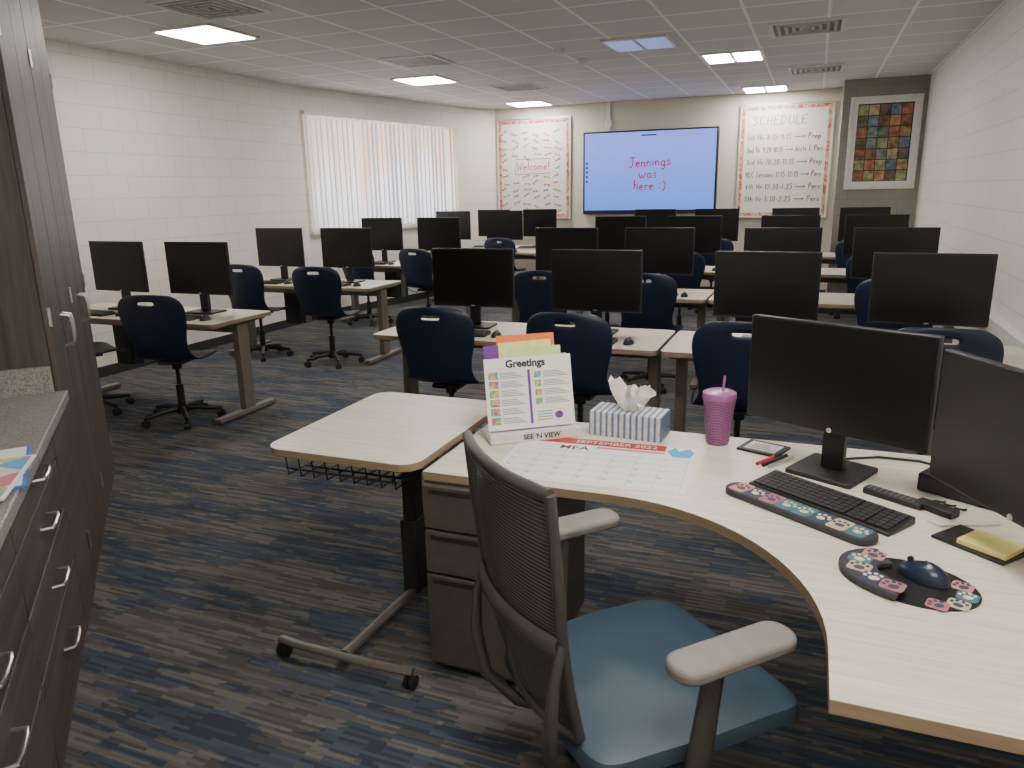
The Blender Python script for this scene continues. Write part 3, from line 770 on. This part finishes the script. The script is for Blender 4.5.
LIGHT = {0, 2, 4}
def pawpatch(x, y, z, hx, hy, ci, s, a, parent):
    pw = MB(); pw.prism(rrect(x-hx,x+hx,y-hy,y+hy,.009,3),z,z+.0006,ci)
    pawmark(pw, x, y, z+.0007, s, 5 if ci in LIGHT else 6, a)
    pw.build('paw_print', PAWC+[PAWD,PAWL], parent)
wr_ = thing('wrist_rest', (.02,2.045,TD+.0005), rad(-34), 'long dark wrist rest with coloured paw prints before the teacher keyboard', 'wrist rest')
MB().prism(rrect(-.235,.225,-.042,.042,.040,6),0,.02).build('cushion', M['paw'], wr_, bevel=.005, seg=3)
for k in range(8):
    pawpatch(-.188+.0525*k, 0, .0201, .0255, .034, (k*2) % 5 if k % 2 == 0 else (1 if k % 4 == 1 else 3), .031, .25*(-1)**k, wr_)
mp = thing('mouse_pad', (.272,1.745,TD), rad(-20), 'round black mouse pad with paw-printed cushion edge', 'mouse pad')
MB().prism([(.135*math.cos(rad(a)), .105*math.sin(rad(a))) for a in range(0,360,10)],0,.004).build('pad', M['black'], mp)
for k, (x, y) in enumerate(((.100,-.042),(.108,.004),(.090,.046),(.066,-.072))):
    pawpatch(x, y, .0041+.0001*k, .022, .021, (2,3,0,4)[k], .026, .3*k, mp)
MB().prism([(.160*math.cos(rad(a)), .115*math.sin(rad(a))) for a in range(130,270,6)]+[(.075*math.cos(rad(a)), .048*math.sin(rad(a))) for a in range(266,129,-6)],.0041,.021).build('wrist_cushion', M['paw'], mp, bevel=.005, seg=3)
for k, a in enumerate((146,176,206,236,259)):
    pawpatch(.118*math.cos(rad(a)), .082*math.sin(rad(a)), .0211+.0001*k, .025, .023, (0,3,2,1,4)[k], .030, rad(a-180)*.4, mp)
ms_ = make_mouse('teacher_mouse','mousenavy'); ms_.location = (.295,1.77,TD+.0054); ms_.rotation_euler = (0,0,rad(55)); ms_.scale = (1.15,1.1,1.1); ms_['label'] = 'dark navy mouse resting on the round paw-printed mouse pad'; del ms_['group']
sn = thing('note_holder', (.480,1.995,TD), rad(-40), 'flat black tray holding yellow sticky notes under the right monitor', 'note tray')
MB().box(-.12,.06,-.075,.05,0,.008).build('tray', M['black'], sn, bevel=.003)
yn = tag(MB().box(-.065,.05,-.055,.04,0,.013).build('sticky_notes', M['yellow'], bevel=.001), 'pad of yellow sticky notes in the black tray', 'sticky notes'); yn.location = (.477,1.987,TD+.0085); yn.rotation_euler = (0,0,rad(-37))
dk = thing('docking_station', (.50,2.36,TD), rad(-30), 'flat black computer box behind the two teacher monitors', 'computer box')
MB().box(-.13,.13,-.09,.09,0,.055).build('case', M['black'], dk, bevel=.006)
MB().box(-.12,.12,-.0915,-.0905,.008,.046).build('front_panel', M['keycap'], dk)
hb = thing('cable_hub', (.375,2.195,TD), rad(-40), 'small black hub with plugged cables between the teacher monitors', 'cable hub')
MB().box(-.055,.055,-.022,.022,0,.02).build('body', M['black'], hb, bevel=.004)
for k in range(3):
    MB().tube([(-.03+.03*k,.020,.010),(-.03+.03*k,.04,.012),(-.02+.03*k,.06,.006),(-.02+.03*k,.075,.004)], .003, 6).build('cable', M['black'], hb)
rm = thing('remote_control', (.275,2.245,TD), rad(-32), 'slim black remote control lying below the large monitor', 'remote control')
MB().prism(rrect(-.085,.085,-.022,.022,.01),0,.018).build('body', M['black'], rm, bevel=.004)
b_ = MB()
for i in range(9):
    for j in range(3): b_.box(-.072+.016*i,-.066+.016*i,-.013+.011*j,-.009+.011*j,.0181,.0195)
b_.build('buttons', M['greymk'], rm)
tag(MB().tube([(.345,2.115,TD+.004),(.37,2.095,TD+.004),(.40,2.10,TD+.004),(.45,2.12,TD+.004),(.52,2.15,TD+.004)], .0025, 6).build('white_cable', M['white']), 'thin white cable curving across the teacher desk between the monitors', 'cable')
tag(MB().tube([(.16,2.55,TD+.005),(.26,2.60,TD+.005),(.38,2.60,TD+.005),(.5,2.52,TD+.005)], .004, 6).build('black_cable', M['black']), 'black cable running behind the large teacher monitor', 'cable')
cd = thing('card_tile', (-.10,2.575,TD), rad(-20), 'flat black square frame holding a white printed card beside the tumbler', 'card frame')
MB().box(-.072,.072,-.060,.060,0,.008).build('frame', M['black'], cd, bevel=.002)
MB().box(-.054,.054,-.042,.042,.0081,.009).build('card', M['paper'], cd)
l_ = MB()
for k in range(4): l_.box(-.04,.035-.008*k,-.026+.015*k,-.023+.015*k,.0091,.0095)
l_.build('print_lines', M['greymk'], cd)
for i, (mm, l) in enumerate((('red','red marker, leftmost of the pens by the large monitor base'),('black','black pen right beside the red marker by the monitor base'),('chrome','silver pen in the row of pens, closest to the large monitor base'))):
    t = thing('pen', (-.078+.019*i,2.462-.008*i,TD+.0068), rad(60), l, 'pen', 'pens by the monitor base')
    MB().cyl((-.065,0,0),(.03,0,0),.006,n=12).build('barrel', M[mm], t)
    MB().cyl((.0305,0,0),(.07,0,0),.0065,n=12).build('cap', M['chrome' if mm == 'chrome' else 'black'], t)
tb = thing('tumbler', (-.258,2.595,TD), 0, 'purple textured tumbler with lid and pink straw', 'tumbler')
prof = [(.036,0),(.039,.006)] + [(.040+.016*k/26+(.0010 if k % 2 else -.0005), .01+.155*k/26) for k in range(27)] + [(.056,.17),(.05,.17)]
MB().lathe(prof, n=36).build('cup', M['glitter'], tb)
M['lid'] = simple('pink_purple_lid', (.36,.13,.30), .25)
MB().lathe([(.0575,.165),(.0585,.172),(.0575,.186),(.045,.192),(.0001,.192)]).build('lid', M['lid'], tb)
MB().cyl((.004,.0,.05),(.014,.0,.245),.0045,n=10).build('straw', M['lid'], tb)
tx = thing('tissue_box', (-.575,2.60,TD), rad(-4), 'blue and white striped tissue box with a tissue pulled up', 'tissue box')
MB().box(-.135,.135,-.065,.065,0,.092).build('carton', M['tissuebox'], tx, bevel=.002)
vs = []; fs = []; NN = 48; rt = random.Random(5)
offz = [rt.uniform(-.02,.02) for _ in range(NN)]
for i in range(7):
    q = i/6
    for k in range(NN):
        a = 2*PI*k/NN
        r = (.022+.034*q**.8)*(1+(.18+.3*q)*math.sin(5*a+2.2*q)+.16*q*math.sin(9*a-1.5*q))
        z = .085+.092*q*(1+.2*math.sin(2*a+1)*q) + offz[k]*q*.6 - .02*q*q*math.cos(a)
        vs.append((r*math.cos(a)*1.15+.008*q, r*math.sin(a)*.75, z))
for i in range(6):
    for k in range(NN): fs.append((i*NN+k, i*NN+(k+1)%NN, (i+1)*NN+(k+1)%NN, (i+1)*NN+k))
M['tissue'] = simple('soft_tissue', (.82,.79,.72), .9)
MB().add(vs, fs).build('tissue', M['tissue'], tx, fixn=False)
vs2 = []; fs2 = []
for i in range(9):
    for k in range(13):
        u, v = k/12-.5, i/8
        vs2.append((u*.085*(1-.3*v)+.012*math.sin(7*v), .012*math.sin(9*u+5*v)+.01*math.sin(15*u), .09+.10*v*(1-.9*u*u)))
for i in range(8):
    for k in range(12): fs2.append((i*13+k,i*13+k+1,(i+1)*13+k+1,(i+1)*13+k))
MB().add(vs2, fs2).build('tissue_fold', M['tissue'], tx, fixn=False)
cl = thing('desk_calendar', (-.61,2.275,TD), rad(3), 'large paper desk calendar with a red September banner', 'calendar')
MB().box(-.31,.31,-.21,.21,0,.002).build('sheet', M['paper'], cl)
MB().box(-.309,.205,.152,.209,.0021,.0026).build('red_banner', M['banner'], cl)
MB().box(-.03,.205,.124,.141,.0021,.0026).build('pink_band', simple('pink_print', (.6,.22,.18), .7), cl)
MB().prism([(.235,.105),(.292,.110),(.303,.155),(.285,.20),(.25,.165),(.235,.205),(.212,.16)],.0021,.0026).build('map_logo', simple('blue_print', (.08,.36,.68), .7), cl)
gl = MB()
for k in range(8): gl.box(-.29+.58*k/7-.0008,-.29+.58*k/7+.0008,-.195,.075,.0021,.0024)
for k in range(6): gl.box(-.29,.29,-.195+.27*k/5-.0008,-.195+.27*k/5+.0008,.0021,.0024)
gl.build('grid_lines', M['gridline'], cl)
text('SEPTEMBER 2022', .040, M['white'], 'lettering', cl, (.03,.180,.0028), (0,0,0), ext=.0001)
text('MEA', .054, M['ink'], 'lettering', cl, (-.105,.112,.0024), (0,0,0), ext=.0001, bold=.0008)
dn = 1
for r in range(5):
    for c in range(7):
        if r == 0 and c < 4: continue
        if dn > 30: break
        text(str(dn), .014, M['ink'], 'date_number', cl, (-.28+.58*c/7,.063-.054*r,.0024), (0,0,0), ext=.0001); dn += 1
sz = TD+.0028
st = thing('document_stand', (-.915,2.47,sz), rad(36), 'white angled document stand at the left end of the desk', 'document stand')
MB().add([(-.17,-.075,0),(.17,-.075,0),(.17,.09,0),(-.17,.09,0),(-.17,-.075,.034),(.17,-.075,.034),(.17,.09,.012),(-.17,.09,.012)],
         [(0,3,2,1),(4,5,6,7),(0,1,5,4),(1,2,6,5),(2,3,7,6),(3,0,4,7)]).build('base', M['white'], st)
T = Matrix.Translation((0,-.01,.026)) @ Matrix.Rotation(rad(-14),4,'X')
MB().box(-.155,.155,0,.003,0,.27,0,T).build('back_plate', M['white'], st)
text("SEE 'N VIEW", .026, M['ink'], 'lettering', st, (0.02,-.0762,.017), ext=.0004, bold=.0006)
def leaf(name, x, off, z, w, h, mat, label, cat, lean=-14, tilt=0):
    t = thing(name, (0,0,0), 0, label, cat)
    P = Matrix.Translation((-.915,2.47,sz)) @ Matrix.Rotation(rad(36),4,'Z') @ Matrix.Translation((x,-.01,.0305)) @ Matrix.Rotation(rad(lean),4,'X') @ Matrix.Rotation(rad(tilt),4,'Y') @ Matrix.Translation((0,off,z))
    t.location = P.to_translation(); t.rotation_euler = P.to_euler()
    MB().box(-w/2,w/2,-.0012,0,0,h).build('sheet', mat, t)
    return t
fl = leaf('flyer', -.0, -.012, 0, .33, .262, M['paper'], 'printed white flyer with purple stripe at the front of the stand', 'flyer')
MB().box(-.005,.005,-.0018,-.0013,.015,.215).build('purple_stripe', M['purple'], fl)
text('Greetings', .038, M['ink'], 'lettering', fl, (-.01,-.0016,.238), ext=.0001, bold=.0016)
for k in range(6):
    MB().box(-.152,-.116,-.0018,-.0013,.020+.033*k,.048+.033*k).build('printed_picture', M['photos'], fl)
    s_ = MB()
    for j in range(4): s_.box(-.108,-.02-.01*j,-.0016,-.0013,.023+.033*k+.006*j,.0255+.033*k+.006*j)
    s_.build('print_lines', M['greymk'], fl)
for k in range(4):
    MB().box(.020,.046,-.0018,-.0013,.083+.033*k,.107+.033*k).build('printed_picture', M['photos'], fl)
    s_ = MB()
    for j in range(4): s_.box(.054,.152-.012*j,-.0016,-.0013,.085+.033*k+.006*j,.0875+.033*k+.006*j)
    s_.build('print_lines', M['greymk'], fl)
s_ = MB()
for j in range(4): s_.box(.02,.08,-.0016,-.0013,.025+.010*j,.028+.010*j)
s_.build('print_lines', M['greymk'], fl)
MB().prism([(.105+.016*math.cos(rad(q)), .040+.014*math.sin(rad(q))) for q in range(0,360,24)],0,.0005,T=Matrix.Translation((0,-.0013,0))@Matrix.Rotation(PI/2,4,'X')).build('printed_emblem', M['purple'], fl)
leaf('green_sheet', .02, -.0095, .03, .20, .27, M['lime'], 'pale green sheet standing right behind the white flyer', 'paper sheet', tilt=2)
leaf('yellow_sheet', .0, -.0072, .05, .20, .27, M['yellow'], 'yellow sheet behind the green sheet in the stand', 'paper sheet', tilt=-1)
leaf('purple_sheet', -.045, -.0050, .045, .20, .27, M['purple'], 'purple sheet peeking out at the left of the stand', 'paper sheet', tilt=-3)
leaf('orange_sheet', .0, -.0028, .075, .22, .27, M['orange'], 'orange sheet, rearmost and tallest in the document stand', 'paper sheet')

# ---------------------------------------------------------------- teacher chair
ch = thing('office_chair', (-.378,1.565,0), rad(-43), 'dark grey mesh-back office chair with blue seat in the foreground', 'office chair')
def seatpoly(k):
    out = []
    for i in range(48):
        a = 2*PI*i/48; c, s_ = math.cos(a), math.sin(a)
        e = .24
        x = (abs(c)**e)*(1 if c > 0 else -1)*.278*k; y = (abs(s_)**e)*(1 if s_ > 0 else -1)*.292*k
        out.append((x*(1-.06*(y<0)), y))
    return out
sv = []; sf = []
lv = [(.95,.405),(1,.418),(1.0,.440),(.98,.455),(.92,.462),(.5,.460)]
for k, z in lv:
    for x, y in seatpoly(k): sv.append((x, y+.095, z-(.02*max(0,(y-.14)/.12) if z > .41 else 0)))
for i in range(len(lv)-1):
    for j in range(48): sf.append((i*48+j, i*48+(j+1)%48, (i+1)*48+(j+1)%48, (i+1)*48+j))
sf.append(list(range(48))[::-1]); sf.append([(len(lv)-1)*48+j for j in range(48)])
MB().add(sv, sf).build('seat_cushion', M['seatblue'], ch)
MB().box(-.22,.22,-.18,.25,.385,.404).box(-.08,.08,-.14,.12,.34,.385).build('seat_pan', M['black'], ch, bevel=.006)
def backpt(u, v):
    z = .475+.59*v; y = -.210-.110*v - .020*math.cos(PI*(v-.28))
    hw = .168+.036*math.sin(min(1,v*1.1)*PI/2)
    return (u*hw-.010*v, y+.035*u*u, z)
gv = []; gf = []
NU, NV = 13, 19
for j in range(NV):
    for i in range(NU): gv.append(backpt(-.97+1.94*i/(NU-1), .02+.96*j/(NV-1)))
for j in range(NV-1):
    for i in range(NU-1): gf.append((j*NU+i, j*NU+i+1, (j+1)*NU+i+1, (j+1)*NU+i))
MB().add(gv, gf).build('mesh_back', M['mesh'], ch, solid=.004)
fr = MB()
path = [backpt(-1,v/12) for v in range(13)]
rp = [backpt(1,v/12) for v in range(13)]
tp = [backpt(-1+u/5,1.0) for u in range(11)]
bp = [backpt(-1+u/5,0.0) for u in range(11)]
fr.tube(path, .012, 10).tube(rp, .012, 10).tube(tp, [.012]+[.014]*9+[.012], 10).tube(bp, .014, 10)
fr.build('back_frame', M['framegrey'], ch)
rb = MB()
rb.tube([tuple(Vector(backpt(-1+u/5,.42))+Vector((0,-.013,0))) for u in range(11)], .012, 8, flat=2.2)
rb.build('lumbar_bar', M['framegrey'], ch)
for sx in (-1,1):
    MB().tube([backpt(sx,.45),(sx*.200,-.268,.66),(sx*.195,-.275,.56),(sx*.172,-.262,.45),(sx*.12,-.20,.38),(sx*.06,-.12,.365)], [.009,.012,.015,.016,.016,.014], 10).build('back_support', M['framegrey'], ch)
    MB().tube([(sx*.2,.02,.375),(sx*.295,.02,.39),(sx*.312,.02,.48),(sx*.320,.04,.69)], [.022,.028,.03,.024], 10, flat=.75).build('arm_post', M['framegrey'], ch)
    pp = rrect(sx*.33-.047,sx*.33+.047,-.08,.225,.042,6)
    MB().prism(pp,.690,.720).build('arm_pad', M['armgrey'], ch, bevel=.01, seg=3)
MB().cyl((0,0,.1),(0,0,.27),.03).cyl((0,0,.27),(0,0,.345),.018).build('gas_column', M['black'], ch)
MB().lathe([(.05,.065),(.055,.08),(.05,.12),(.03,.13)]).build('hub', M['black'], ch)
for k in range(5):
    a = rad(90+72*k); c, s_ = math.cos(a), math.sin(a)
    MB().tube([(.03*c,.03*s_,.10),(.16*c,.16*s_,.096),(.29*c,.29*s_,.078)], [.028,.022,.016], 8).build('leg', M['black'], ch)
    p = Vector((.29*c,.29*s_,.031)); d = Vector((-s_,c,0))
    MB().cyl(p-d*.026,p-d*.007,.03).cyl(p+d*.007,p+d*.026,.03).cyl(p-d*.01,p+d*.01,.012).cyl(p,p+Vector((0,0,.05)),.008).build('caster', M['black'], ch)
